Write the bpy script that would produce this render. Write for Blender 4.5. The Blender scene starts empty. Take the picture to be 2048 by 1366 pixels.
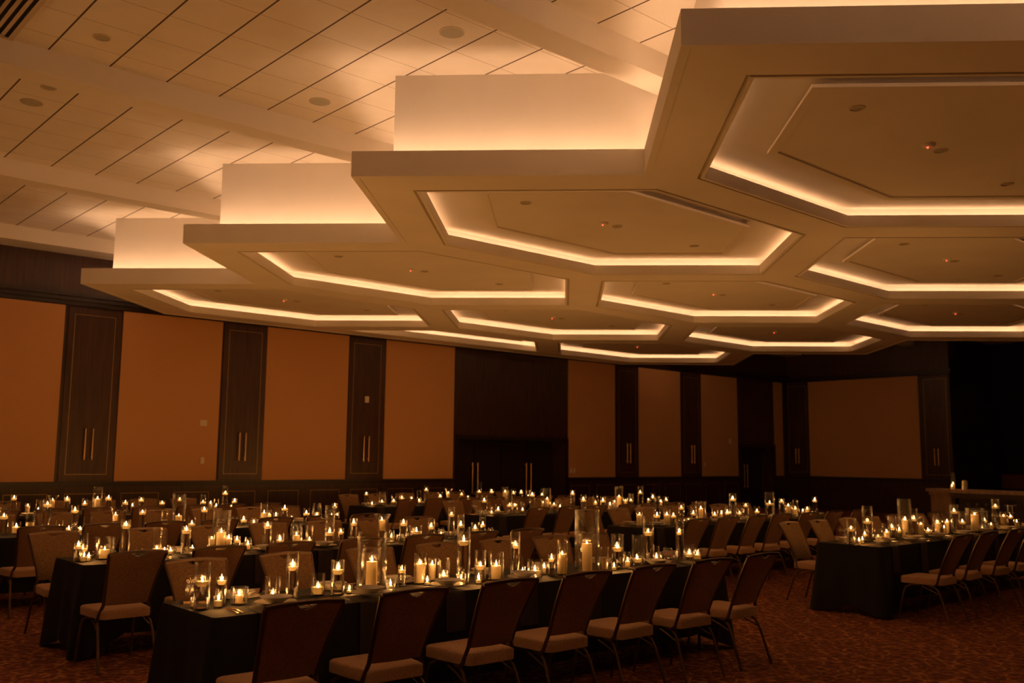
import bpy, bmesh, math, random
from mathutils import Vector, Matrix
PI = math.pi
random.seed(7)
scn = bpy.context.scene
C = scn.collection

# ------------------------------------------------------------------ camera
# World: X runs along the panelled left wall towards the far corner, Y towards that wall, Z up.
EYE = 1.7
cd = bpy.data.cameras.new('camera')
cd.sensor_width = 36.0
cd.lens = 33.056
cd.clip_end = 200
cam = bpy.data.objects.new('camera', cd)
C.objects.link(cam)
r_ = Vector((0.74457516, -0.66745813, 0.01036687))
u_ = -Vector((0.08975907, 0.08471658, -0.99235397))
b_ = -Vector((0.66147648, 0.73981264, 0.12298829))
mw = Matrix.Identity(4)
for i in range(3):
    mw[i][0] = r_[i]; mw[i][1] = u_[i]; mw[i][2] = b_[i]
mw[2][3] = EYE
cam.matrix_world = mw
scn.camera = cam
cd.dof.use_dof = True
cd.dof.focus_distance = 6.8
cd.dof.aperture_fstop = 2.5

# ------------------------------------------------------------------ world, exposure, render hints
w = bpy.data.worlds.new('night')
scn.world = w
w.use_nodes = True
w.node_tree.nodes['Background'].inputs[0].default_value = (0.25, 0.3, 0.6, 1)
w.node_tree.nodes['Background'].inputs[1].default_value = 0.0
vs = scn.view_settings
vs.view_transform = 'Standard'
vs.look = 'None'
vs.gamma = 1
vs.use_curve_mapping = False
vs.exposure = 0.0
cy = scn.cycles
cy.use_denoising = True
cy.use_light_tree = True
cy.max_bounces = 8
cy.diffuse_bounces = 5
cy.glossy_bounces = 3
cy.transmission_bounces = 6
cy.transparent_max_bounces = 40
cy.sample_clamp_indirect = 5.0
cy.sample_clamp_direct = 20
cy.caustics_reflective = False
cy.caustics_refractive = False
cy.use_adaptive_sampling = True
cy.adaptive_threshold = 0.08

LED_RGB = (1.0, 0.575, 0.315)
FLAME_RGB = (1.0, 0.42, 0.095)
COFFER_LED = 9.8      # emission of the strips inside the hexagon coffers
COVE_LED = 23.0        # emission of the strips behind the canopy edge
CANDLE_W = 1.9

# ------------------------------------------------------------------ materials
MATS = {}
def nt(name):
    m = bpy.data.materials.new(name); m.use_nodes = True
    n = m.node_tree; n.nodes.clear()
    out = n.nodes.new('ShaderNodeOutputMaterial')
    MATS[name] = m
    return m, n, out
def principled(name, rgb, rough=0.6, metal=0.0, **kw):
    m, n, out = nt(name)
    p = n.nodes.new('ShaderNodeBsdfPrincipled')
    p.inputs['Base Color'].default_value = (*rgb, 1)
    p.inputs['Roughness'].default_value = rough
    p.inputs['Metallic'].default_value = metal
    for k, v in kw.items():
        p.inputs[k.replace('_', ' ')].default_value = v
    n.links.new(p.outputs[0], out.inputs[0])
    return m, n, p
def tex_noise(n, scale, detail=3, vec=None, coord='Object', stretch=None):
    tc = n.nodes.new('ShaderNodeTexCoord')
    src = tc.outputs[coord]
    if stretch:
        mp = n.nodes.new('ShaderNodeMapping'); mp.inputs['Scale'].default_value = stretch
        n.links.new(src, mp.inputs[0]); src = mp.outputs[0]
    t = n.nodes.new('ShaderNodeTexNoise'); t.inputs['Scale'].default_value = scale; t.inputs['Detail'].default_value = detail
    n.links.new(src, t.inputs['Vector'])
    return t
def ramp(n, fac, stops):
    r = n.nodes.new('ShaderNodeValToRGB')
    e = r.color_ramp.elements
    e[0].position, e[0].color = stops[0][0], (*stops[0][1], 1)
    e[1].position, e[1].color = stops[-1][0], (*stops[-1][1], 1)
    for p, c in stops[1:-1]:
        x = e.new(p); x.color = (*c, 1)
    n.links.new(fac, r.inputs[0])
    return r
def math_(n, op, a, b=None, c=None):
    k = n.nodes.new('ShaderNodeMath'); k.operation = op
    for i, v in enumerate((a, b, c)):
        if v is None: continue
        if isinstance(v, (int, float)): k.inputs[i].default_value = v
        else: n.links.new(v, k.inputs[i])
    return k.outputs[0]
def bump(n, p, h, dist, strength=1.0):
    b = n.nodes.new('ShaderNodeBump'); b.inputs['Distance'].default_value = dist; b.inputs['Strength'].default_value = strength
    n.links.new(h, b.inputs['Height']); n.links.new(b.outputs[0], p.inputs['Normal'])

# painted plaster of the canopy and the beams
m, n, p = principled('plaster', (0.74, 0.66, 0.56), 0.85)
t = tex_noise(n, 260, 2); bump(n, p, t.outputs[0], 0.0015, 0.35)
t2 = tex_noise(n, 1.3, 3)
r = ramp(n, t2.outputs[0], [(0.3, (0.83, 0.77, 0.69)), (0.7, (0.88, 0.82, 0.74))]); n.links.new(r.outputs[0], p.inputs['Base Color'])

# lay-in ceiling tiles: wide dark joints one way, fine joints the other
m, n, p = principled('ceiling_tiles', (0.75, 0.66, 0.54), 0.9)
tc = n.nodes.new('ShaderNodeTexCoord'); sep = n.nodes.new('ShaderNodeSeparateXYZ'); n.links.new(tc.outputs['Object'], sep.inputs[0])
TS = 0.6095
def joint(axis, off, half):
    v = math_(n, 'ADD', sep.outputs[axis], -off + 100 * TS)
    v = math_(n, 'MODULO', v, TS)
    v = math_(n, 'SUBTRACT', v, TS / 2); v = math_(n, 'ABSOLUTE', v)
    return math_(n, 'GREATER_THAN', v, TS / 2 - half)
jx = joint(0, 2.556, 0.0095); jy = joint(1, 9.63, 0.0035)
tn = tex_noise(n, 2.5, 4)
base = ramp(n, tn.outputs[0], [(0.3, (0.84, 0.775, 0.68)), (0.7, (0.90, 0.83, 0.735))])
mx = n.nodes.new('ShaderNodeMixRGB'); n.links.new(jx, mx.inputs[0]); n.links.new(base.outputs[0], mx.inputs[1]); mx.inputs[2].default_value = (0.10, 0.065, 0.04, 1)
mx2 = n.nodes.new('ShaderNodeMixRGB'); mx2.blend_type = 'MIX'; n.links.new(jy, mx2.inputs[0]); n.links.new(mx.outputs[0], mx2.inputs[1]); mx2.inputs[2].default_value = (0.40, 0.31, 0.22, 1)
n.links.new(mx2.outputs[0], p.inputs['Base Color'])
tb = tex_noise(n, 180, 3); bump(n, p, tb.outputs[0], 0.002, 0.5)

# dark stained wood
def wood(name, c0, c1, rough, stretch=(6, 6, 0.5)):
    m, n, p = principled(name, c0, rough)
    t = tex_noise(n, 3.0, 6, stretch=stretch)
    r = ramp(n, t.outputs[0], [(0.32, c0), (0.7, c1)]); n.links.new(r.outputs[0], p.inputs['Base Color'])
    bump(n, p, t.outputs[0], 0.001, 0.3)
    return m
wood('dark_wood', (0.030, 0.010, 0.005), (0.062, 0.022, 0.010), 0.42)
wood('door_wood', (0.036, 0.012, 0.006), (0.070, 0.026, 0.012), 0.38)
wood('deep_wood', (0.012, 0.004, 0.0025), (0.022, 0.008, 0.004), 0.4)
wood('pedestal_wood', (0.34, 0.23, 0.16), (0.48, 0.34, 0.24), 0.5)

# tan woven wall fabric
m, n, p = principled('wall_fabric', (0.40, 0.205, 0.085), 0.95)
t = tex_noise(n, 220, 2); r = ramp(n, t.outputs[0], [(0.3, (0.52, 0.27, 0.105)), (0.7, (0.62, 0.33, 0.135))]); n.links.new(r.outputs[0], p.inputs['Base Color'])
bump(n, p, t.outputs[0], 0.001, 0.4)

# brass
principled('brass', (0.83, 0.56, 0.26), 0.28, 1.0)
principled('brass_inlay', (0.42, 0.26, 0.11), 0.4, 0.6)
principled('gold', (0.95, 0.62, 0.30), 0.22, 1.0)
principled('switch_plastic', (0.72, 0.62, 0.48), 0.5)
principled('speaker_grille', (0.46, 0.43, 0.33), 0.7)
principled('black_gap', (0.008, 0.006, 0.005), 0.9)
principled('metal_trim', (0.62, 0.52, 0.38), 0.45, 0.3)
principled('curtain_black', (0.006, 0.005, 0.010), 0.95)
principled('oxblood', (0.10, 0.018, 0.012), 0.7)

# carpet: oxblood ground with broken ochre scroll lines
m, n, p = principled('carpet', (0.1, 0.03, 0.02), 1.0)
tc = n.nodes.new('ShaderNodeTexCoord')
wv = n.nodes.new('ShaderNodeTexNoise'); wv.inputs['Scale'].default_value = 1.6; wv.inputs['Detail'].default_value = 4; n.links.new(tc.outputs['Object'], wv.inputs['Vector'])
mp = n.nodes.new('ShaderNodeMixRGB'); mp.blend_type = 'ADD'; mp.inputs[0].default_value = 0.35; n.links.new(tc.outputs['Object'], mp.inputs[1]); n.links.new(wv.outputs['Color'], mp.inputs[2])
vo = n.nodes.new('ShaderNodeTexVoronoi'); vo.feature = 'DISTANCE_TO_EDGE'; vo.inputs['Scale'].default_value = 5.5; n.links.new(mp.outputs[0], vo.inputs['Vector'])
ln = ramp(n, vo.outputs[0], [(0.0, (1, 1, 1)), (0.035, (0.6, 0.6, 0.6)), (0.075, (0, 0, 0))])
brk = tex_noise(n, 14, 4); bk = ramp(n, brk.outputs[0], [(0.42, (0, 0, 0)), (0.58, (1, 1, 1))])
lm = n.nodes.new('ShaderNodeMixRGB'); lm.blend_type = 'MULTIPLY'; lm.inputs[0].default_value = 1; n.links.new(ln.outputs[0], lm.inputs[1]); n.links.new(bk.outputs[0], lm.inputs[2])
gr = tex_noise(n, 17, 7); gc = ramp(n, gr.outputs[0], [(0.36, (0.09, 0.018, 0.012)), (0.52, (0.18, 0.042, 0.022)), (0.68, (0.36, 0.12, 0.05))])
# square loom tiles give the faint straight seams
sp = n.nodes.new('ShaderNodeSeparateXYZ'); n.links.new(tc.outputs['Object'], sp.inputs[0])
dg = math_(n, 'ADD', math_(n, 'MULTIPLY', math_(n, 'SUBTRACT', sp.outputs[0], sp.outputs[1]), 0.7071), math_(n, 'MULTIPLY', wv.outputs[0], 0.22))
fx = math_(n, 'ABSOLUTE', math_(n, 'SUBTRACT', math_(n, 'MODULO', math_(n, 'ADD', dg, 90.0), 0.46), 0.23))
fx = math_(n, 'GREATER_THAN', fx, 0.214)
sm = math_(n, 'MULTIPLY', math_(n, 'MULTIPLY', fx, bk.outputs[0]), 0.55)
a1 = math_(n, 'ADD', lm.outputs[0], sm)
cm = n.nodes.new('ShaderNodeMixRGB'); n.links.new(a1, cm.inputs[0]); n.links.new(gc.outputs[0], cm.inputs[1]); cm.inputs[2].default_value = (0.50, 0.22, 0.07, 1)
n.links.new(cm.outputs[0], p.inputs['Base Color'])
fb = tex_noise(n, 300, 2); bump(n, p, fb.outputs[0], 0.004, 0.6)

# chair parts
def fabric(name, c0, c1, sc):
    m, n, p = principled(name, c0, 0.9)
    t = tex_noise(n, sc, 3); r = ramp(n, t.outputs[0], [(0.38, c0), (0.62, c1)]); n.links.new(r.outputs[0], p.inputs['Base Color'])
    p.inputs['Sheen Weight'].default_value = 0.15
    bump(n, p, t.outputs[0], 0.001, 0.4)
fabric('chair_fabric_dimmed', (0.115, 0.060, 0.025), (0.175, 0.095, 0.041), 60)  # front face: colour darkened against strong candlelight, same cloth as the rear
fabric('chair_fabric_lifted', (0.27, 0.145, 0.075), (0.37, 0.205, 0.11), 90)  # rear face: same cloth, colour lightened to replace missing ambient light
fabric('seat_fabric_lifted', (0.42, 0.25, 0.14), (0.54, 0.33, 0.19), 90)  # seat colour lightened as well, in place of light from above
principled('chair_frame', (0.095, 0.050, 0.026), 0.38, 0.35)
principled('chair_frame_gold', (0.50, 0.31, 0.12), 0.35, 0.6)
principled('chair_leg', (0.17, 0.10, 0.05), 0.45, 0.6)
# linens and crockery
m, n, p = principled('black_linen', (0.0065, 0.0058, 0.0068), 0.85)
t = tex_noise(n, 350, 2); bump(n, p, t.outputs[0], 0.001, 0.4)
principled('napkin_linen', (0.040, 0.028, 0.025), 0.9)
principled('table_laminate', (0.20, 0.15, 0.10), 0.5)
principled('dark_steel', (0.05, 0.045, 0.04), 0.4, 0.8)
principled('porcelain', (0.52, 0.48, 0.42), 0.25)
principled('charger', (0.55, 0.46, 0.36), 0.25)

# glass: thin clear walls, so light passes and the skin mirrors the flames
m, n, out = nt('glass')
tr = n.nodes.new('ShaderNodeBsdfTransparent'); tr.inputs[0].default_value = (0.965, 0.955, 0.935, 1)
gl = n.nodes.new('ShaderNodeBsdfGlossy'); gl.inputs['Roughness'].default_value = 0.08; gl.inputs[0].default_value = (1, 1, 1, 1)
fr = n.nodes.new('ShaderNodeFresnel'); fr.inputs[0].default_value = 1.5
lw = n.nodes.new('ShaderNodeLayerWeight'); lw.inputs[0].default_value = 0.35
pw = math_(n, 'POWER', lw.outputs['Facing'], 2.5)
fc = math_(n, 'MINIMUM', math_(n, 'ADD', math_(n, 'MULTIPLY', fr.outputs[0], 1.1), math_(n, 'MULTIPLY', pw, 0.4)), 0.6)
rip = tex_noise(n, 1.0, 2, stretch=(70, 70, 16)); bpn = n.nodes.new('ShaderNodeBump'); bpn.inputs['Distance'].default_value = 0.004; bpn.inputs['Strength'].default_value = 1.0
n.links.new(rip.outputs[0], bpn.inputs['Height']); n.links.new(bpn.outputs[0], gl.inputs['Normal'])
mxs = n.nodes.new('ShaderNodeMixShader'); n.links.new(fc, mxs.inputs[0]); n.links.new(tr.outputs[0], mxs.inputs[1]); n.links.new(gl.outputs[0], mxs.inputs[2])
n.links.new(mxs.outputs[0], out.inputs[0])
# water
m, n, p = principled('water', (0.97, 0.95, 0.92), 0.0, 0.0)
p.inputs['Transmission Weight'].default_value = 1.0
p.inputs['IOR'].default_value = 1.33
# wax: half the light that lands on it passes through
m, n, out = nt('wax')
df = n.nodes.new('ShaderNodeBsdfDiffuse'); df.inputs[0].default_value = (0.95, 0.86, 0.64, 1)
tl = n.nodes.new('ShaderNodeBsdfTranslucent'); tl.inputs[0].default_value = (0.97, 0.84, 0.56, 1)
gs = n.nodes.new('ShaderNodeBsdfGlossy'); gs.inputs['Roughness'].default_value = 0.45
mw1 = n.nodes.new('ShaderNodeMixShader'); mw1.inputs[0].default_value = 0.5; n.links.new(df.outputs[0], mw1.inputs[1]); n.links.new(tl.outputs[0], mw1.inputs[2])
mw2 = n.nodes.new('ShaderNodeMixShader'); mw2.inputs[0].default_value = 0.03; n.links.new(mw1.outputs[0], mw2.inputs[1]); n.links.new(gs.outputs[0], mw2.inputs[2])
n.links.new(mw2.outputs[0], out.inputs[0])
principled('wick', (0.02, 0.015, 0.01), 0.9)
def emission(name, rgb, s, sampled=True, clear=False):
    m, n, out = nt(name)
    e = n.nodes.new('ShaderNodeEmission'); e.inputs[0].default_value = (*rgb, 1); e.inputs[1].default_value = s
    if clear:      # burning gas: gives off light and lets light through
        t_ = n.nodes.new('ShaderNodeBsdfTransparent'); ad = n.nodes.new('ShaderNodeAddShader')
        n.links.new(e.outputs[0], ad.inputs[0]); n.links.new(t_.outputs[0], ad.inputs[1]); n.links.new(ad.outputs[0], out.inputs[0])
    else: n.links.new(e.outputs[0], out.inputs[0])
    if not sampled: m.cycles.emission_sampling = 'NONE'
emission('flame', (1.0, 0.60, 0.25), 8.0, False, True)
emission('coffer_led', LED_RGB, COFFER_LED)
emission('cove_led', LED_RGB, COVE_LED)
emission('red_led', (1.0, 0.05, 0.02), 6.0, False)

# ------------------------------------------------------------------ mesh helpers
class MB:
    def __init__(s): s.v = []; s.f = []; s.mi = []; s.cur = 0
    def add(s, vs, fs):
        o = len(s.v); s.v += [tuple(v) for v in vs]
        for f in fs: s.f.append(tuple(i + o for i in f)); s.mi.append(s.cur)
    def box(s, x0, y0, z0, x1, y1, z1):
        s.add([(x0, y0, z0), (x1, y0, z0), (x1, y1, z0), (x0, y1, z0), (x0, y0, z1), (x1, y0, z1), (x1, y1, z1), (x0, y1, z1)],
              [(0, 3, 2, 1), (4, 5, 6, 7), (0, 1, 5, 4), (1, 2, 6, 5), (2, 3, 7, 6), (3, 0, 4, 7)])
    def lathe(s, prof, seg=24, cx=0, cy=0, closed=False):
        # prof: (r, z); r == 0 gives a pole
        rows = []
        for r, z in prof:
            if r < 1e-6:
                s.v.append((cx, cy, z)); rows.append([len(s.v) - 1])
            else:
                row = []
                for k in range(seg):
                    a = 2 * PI * k / seg
                    s.v.append((cx + r * math.cos(a), cy + r * math.sin(a), z)); row.append(len(s.v) - 1)
                rows.append(row)
        def F(t): s.f.append(t); s.mi.append(s.cur)
        for a, b in zip(rows, rows[1:]):
            if len(a) == 1 and len(b) == 1: continue
            for k in range(seg):
                k2 = (k + 1) % seg
                if len(a) == 1: F((a[0], b[k2], b[k]))
                elif len(b) == 1: F((a[k], a[k2], b[0]))
                else: F((a[k], a[k2], b[k2], b[k]))
    def tube(s, pts, r, seg=8, caps=True):
        pts = [Vector(p) for p in pts]; rows = []
        rr = r if isinstance(r, (list, tuple)) else [r] * len(pts)
        up = None
        for i, p in enumerate(pts):
            d = (pts[min(i + 1, len(pts) - 1)] - pts[max(i - 1, 0)]).normalized()
            if up is None:
                up = Vector((0, 0, 1)) if abs(d.z) < 0.9 else Vector((1, 0, 0))
            a = d.cross(up).normalized(); b = a.cross(d).normalized(); up = b
            row = []
            for k in range(seg):
                t = 2 * PI * k / seg
                s.v.append(tuple(p + (a * math.cos(t) + b * math.sin(t)) * rr[i])); row.append(len(s.v) - 1)
            rows.append(row)
        def F(t): s.f.append(t); s.mi.append(s.cur)
        for a, b in zip(rows, rows[1:]):
            for k in range(seg):
                k2 = (k + 1) % seg
                F((a[k], b[k], b[k2], a[k2]))
        if caps:
            F(tuple(rows[0])); F(tuple(reversed(rows[-1])))
    def loops(s, L, closed=True):
        # L: list of equal-length point loops, joined by quads
        rows = []
        for lp in L:
            rows.append(list(range(len(s.v), len(s.v) + len(lp)))); s.v += [tuple(p) for p in lp]
        n = len(L[0])
        for a, b in zip(rows, rows[1:]):
            for k in range(n if closed else n - 1):
                k2 = (k + 1) % n
                s.f.append((a[k], a[k2], b[k2], b[k])); s.mi.append(s.cur)
        return rows
    def mesh(s, name, mats, smooth=None):
        me = bpy.data.meshes.new(name)
        me.from_pydata(s.v, [], s.f)
        if isinstance(mats, str): mats = [mats]
        for m_ in mats: me.materials.append(MATS[m_])
        if len(mats) > 1: me.polygons.foreach_set('material_index', s.mi)
        bm = bmesh.new(); bm.from_mesh(me)
        bmesh.ops.recalc_face_normals(bm, faces=bm.faces)
        bm.to_mesh(me); bm.free()
        if smooth is not None:
            me.shade_smooth()
            me.set_sharp_from_angle(angle=math.radians(smooth))
        me.update()
        return me
    def build(s, name, mats, parent=None, smooth=None, label=None):
        o = bpy.data.objects.new(name, s.mesh(name, mats, smooth)); C.objects.link(o)
        if parent: o.parent = parent
        if label: o['label'] = label
        return o
def tag(o, label, cat, group=None, kind=None):
    o['label'] = label; o['category'] = cat
    if group: o['group'] = group
    if kind: o['kind'] = kind
    return o
def thing(name, label, cat, loc=(0, 0, 0), rz=0.0, group=None, kind=None):
    o = bpy.data.objects.new(name, None); C.objects.link(o); o.empty_display_size = 0.05
    o.location = loc; o.rotation_euler = (0, 0, rz)
    return tag(o, label, cat, group, kind)
def dup(root, loc, rz, label, group=None):
    r = root.copy(); C.objects.link(r); r.location = loc; r.rotation_euler = (0, 0, rz)
    r['label'] = label
    if group: r['group'] = group
    for ch in list(root.children):
        c = ch.copy(); C.objects.link(c); c.parent = r
        for g in list(ch.children):
            d = g.copy(); C.objects.link(d); d.parent = c
    return r
ORD = ['first', 'second', 'third', 'fourth', 'fifth', 'sixth', 'seventh', 'eighth', 'ninth', 'tenth', 'eleventh', 'twelfth',
       'thirteenth', 'fourteenth', 'fifteenth', 'sixteenth', 'seventeenth', 'eighteenth', 'nineteenth', 'twentieth']
# ------------------------------------------------------------------ room shell
WY = 19.04      # left wall
WX = 30.6       # far wall
CZ = 5.785      # ceiling
X0, Y0 = -13.0, -12.0
def struct(name, mb, mat, label, cat, smooth=None):
    o = mb.build(name, mat, None, smooth)
    tag(o, label, cat, kind='structure')
    return o
b = MB(); b.box(X0, Y0, -0.1, 36, 21, 0.0)
struct('floor', b, 'carpet', 'oxblood patterned carpet covering the whole ballroom floor', 'floor')
b = MB(); b.box(X0, Y0, CZ, 36, 21, CZ + 0.1)
struct('ceiling', b, 'ceiling_tiles', 'high cream ceiling of square lay-in tiles above the canopy', 'ceiling')
# ceiling beams running parallel to the left wall
k = 0
for (ya, yb) in ((-2.63, -2.30), (1.58, 1.91), (5.78, 6.115), (10.0, 10.32), (14.19, 14.50), (18.39, 19.04)):
    b = MB(); b.box(X0, ya, 5.525, WX, yb, CZ)
    k += 1
    struct('trim_%d' % k, b, 'plaster', 'cream drop beam crossing the tiled ceiling, %s from the panelled left wall' % ORD[6 - k], 'ceiling beam')
# left wall with openings for the two recessed double doors
OP = [(15.2, 19.1, 2.18), (27.6, 29.66, 2.18)]
b = MB()
xs = X0
for (xa, xb, zt) in OP:
    b.box(xs, WY, 0, xa, WY + 0.9, CZ); b.box(xa, WY, zt, xb, WY + 0.9, CZ); xs = xb
b.box(xs, WY, 0, 36, WY + 0.9, CZ)
wl = struct('wall_left', b, 'dark_wood', 'long dark wood panelled wall with tan fabric panels', 'wall')
Z0, Z1 = 1.17, 4.53
for (xa, xb) in ((0.1, 2.3), (3.4, 5.50), (6.60, 8.69), (9.74, 11.84), (12.90, 15.02), (19.2, 21.18), (22.28, 24.32), (25.45, 27.46), (29.73, 30.28)):
    b = MB(); b.box(xa, WY - 0.03, Z0, xb, WY, Z1); b.build('fabric_panel', 'wall_fabric', wl)
b = MB(); b.box(X0, WY - 0.05, 1.07, 15.1, WY, 1.15); b.box(19.2, WY - 0.05, 1.07, 27.5, WY, 1.15); b.build('chair_rail', 'deep_wood', wl)
b = MB(); b.box(X0, WY - 0.10, 4.62, WX, WY, 4.70); b.box(X0, WY - 0.06, 4.54, WX, WY, 4.62); b.box(X0, WY - 0.14, 4.70, WX, WY, 4.77); b.build('crown_molding', 'deep_wood', wl)
b = MB(); b.box(X0, WY - 0.03, 0, 15.1, WY, 0.13); b.box(19.2, WY - 0.03, 0, 27.5, WY, 0.13); b.build('skirting', 'deep_wood', wl)
def inlay(mb, xa, xb, za, zb, y, t=0.010, axis='x'):
    for (p0, p1, q0, q1) in ((xa, xb, za, za + t), (xa, xb, zb - t, zb), (xa, xa + t, za, zb), (xb - t, xb, za, zb)):
        if axis == 'x': mb.box(p0, y - 0.004, q0, p1, y, q1)
        else: mb.box(y - 0.004, p0, q0, y, p1, q1)
for s in range(-4, 10):
    xa = 4.66 + 1.05 * s
    b = MB(); inlay(b, xa, xa + 0.75, 0.22, 0.94, WY); b.build('wainscot_inlay', 'brass_inlay', wl)
for s in range(8):
    xa = 19.35 + 1.05 * s
    b = MB(); inlay(b, xa, xa + 0.75, 0.22, 0.94, WY); b.build('wainscot_inlay', 'brass_inlay', wl)
# tall storage doors between the fabric panels
def pull(parent, x, y, za, zb, axis='x'):
    b = MB()
    d = 0.06
    if axis == 'x':
        pts = [(x, y, za + 0.06), (x, y - d, za + 0.06)], [(x, y, zb - 0.06), (x, y - d, zb - 0.06)]; bar = [(x, y - d, za), (x, y - d, zb)]
    else:
        pts = [(y, x, za + 0.06), (y - d, x, za + 0.06)], [(y, x, zb - 0.06), (y - d, x, zb - 0.06)]; bar = [(y - d, x, za), (y - d, x, zb)]
    for q in pts: b.tube(q, 0.009, 8)
    b.tube(bar, 0.015, 10)
    return b.build('door_pull', 'brass', parent, 40)
dn = 0
wh = ['leftmost, beside the wide tan panel', 'second from left', 'third from left, under the white wall box', 'first right of the double doors', 'second right of the double doors']
for (xc, tx) in ((6.07, wh[0]), (9.235, wh[1]), (12.37, wh[2]), (21.75, wh[3]), (24.9, wh[4])):
    dn += 1
    b = MB(); b.box(xc - 0.5, WY - 0.022, 1.19, xc + 0.5, WY, 4.50)
    d = struct('door_%d' % dn, b, 'door_wood', 'tall dark wood storage door with brass inlay, ' + tx, 'door')
    b = MB(); inlay(b, xc - 0.385, xc + 0.385, 1.30, 4.38, WY - 0.022); b.build('brass_inlay', 'brass_inlay', d)
    for s in (-1, 1): pull(d, xc + 0.07 * s, WY - 0.022, 1.58, 2.18)
# recessed double doors
def recess_doors(num, xa, xb, zt, n_pairs, label):
    yb = WY + 0.57
    b = MB(); b.box(xa, yb, 0.0, xb, yb + 0.06, zt)
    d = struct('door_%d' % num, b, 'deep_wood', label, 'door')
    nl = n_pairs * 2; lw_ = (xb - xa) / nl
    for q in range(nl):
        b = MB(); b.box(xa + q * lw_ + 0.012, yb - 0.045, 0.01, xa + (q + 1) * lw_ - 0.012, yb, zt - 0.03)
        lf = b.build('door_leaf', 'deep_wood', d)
        px_ = xa + (q + 1) * lw_ - 0.09 if q % 2 == 0 else xa + q * lw_ + 0.09
        pull(lf, px_, yb - 0.045, 0.74, 1.57)
recess_doors(6, 15.2, 19.1, 2.18, 2, 'pair of recessed dark double doors with four tall brass pulls')
recess_doors(7, 27.6, 29.66, 2.18, 1, 'recessed dark double door near the far corner')
for (xa, xb, zt) in OP:
    b = MB(); b.box(xa - 0.09, WY - 0.04, 0, xa, WY, zt + 0.1); b.box(xb, WY - 0.04, 0, xb + 0.09, WY, zt + 0.1); b.box(xa, WY - 0.04, zt, xb, WY, zt + 0.1)
    b.box(xa, WY + 0.9, 0, xb, WY + 0.95, zt)
    b.build('door_casing', 'deep_wood', wl)
# far wall
b = MB(); b.box(WX, 13.1, 0, WX + 0.2, WY, CZ)
wr = struct('wall_far', b, 'dark_wood', 'far dark wood wall holding one wide tan panel', 'wall')
b = MB(); b.box(WX - 0.03, 14.12, Z0, WX, 18.13, Z1); b.build('fabric_panel', 'wall_fabric', wr)
b = MB(); b.box(WX - 0.05, 13.1, 1.07, WX, WY, 1.15); b.build('chair_rail', 'deep_wood', wr)
b = MB(); b.box(WX - 0.10, 13.0, 4.62, WX, WY, 4.70); b.box(WX - 0.06, 13.04, 4.54, WX, WY, 4.62); b.build('crown_molding', 'deep_wood', wr)
for (num, yc, tx) in ((8, 13.58, 'right of the wide tan panel on the far wall'), (9, 18.6, 'in the far corner left of the wide tan panel')):
    b = MB(); b.box(WX - 0.022, yc - 0.44, 1.19, WX, yc + 0.42, 4.50)
    d = struct('door_%d' % num, b, 'door_wood', 'tall dark wood storage door with brass inlay ' + tx, 'door')
    b = MB(); inlay(b, yc - 0.37, yc + 0.36, 1.30, 4.40, WX - 0.022, axis='y'); b.build('brass_inlay', 'brass_inlay', d)
    for s in (-1, 1): pull(d, yc + 0.06 * s, WX - 0.022, 1.60, 2.15, 'y')
# unlit alcove beyond the bar
b = MB(); b.box(34.0, Y0, 0, 34.2, 13.1, CZ)
wa = struct('wall_alcove', b, 'curtain_black', 'unlit black back wall of the alcove behind the bar', 'wall')
b = MB(); b.box(33.9, Y0, 0.85, 34.0, 12.9, 1.32); b.build('padded_band', 'oxblood', wa, label='dim dark red band')
b = MB(); b.box(WX + 0.2, 13.1, 0, 34.2, 13.3, CZ)
struct('wall_return', b, 'dark_wood', 'short dark return wall joining far wall and alcove', 'wall')
b = MB(); b.box(X0 - 0.2, Y0, 0, X0, 21, CZ)
struct('wall_front', b, 'dark_wood', 'dark wood end wall left of the viewpoint', 'wall')
b = MB(); b.box(X0, Y0 - 0.2, 0, 34.2, Y0, CZ)
struct('wall_right', b, 'dark_wood', 'dark wood side wall behind the viewpoint', 'wall')
# small wall fittings
for nm, x, z, w_, h_, lab, cat in (('thermostat', 8.36, 2.36, 0.15, 0.12, 'square cream control panel high beside the second storage door', 'control panel'),
        ('light_switch', 8.37, 1.58, 0.085, 0.13, 'small cream switch below the control panel on tan fabric', 'switch'),
        ('wall_box', 12.38, 3.05, 0.11, 0.15, 'small white box mounted high on the third storage door', 'wall box'),
        ('light_switch', 19.30, 1.36, 0.075, 0.13, 'left of two cream switches right of the double doors', 'switch'),
        ('light_switch', 19.43, 1.36, 0.075, 0.13, 'right of two cream switches right of the double doors', 'switch'),
        ('thermostat', 27.0, 2.35, 0.15, 0.16, 'square cream control panel on the tan panel nearest the corner', 'control panel'),
        ('light_switch', 25.58, 1.56, 0.05, 0.12, 'small dim switch on the tan panel nearest the corner', 'switch')):
    yy = WY - 0.03 if nm != 'wall_box' else WY - 0.022
    b = MB(); b.box(x - w_ / 2, yy - 0.012, z - h_ / 2, x + w_ / 2, yy, z + h_ / 2)
    b.box(x - w_ * .3, yy - 0.02, z - h_ * .3, x + w_ * .3, yy - 0.012, z + h_ * .3)
    tag(b.build(nm, 'switch_plastic'), lab, cat)

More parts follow.
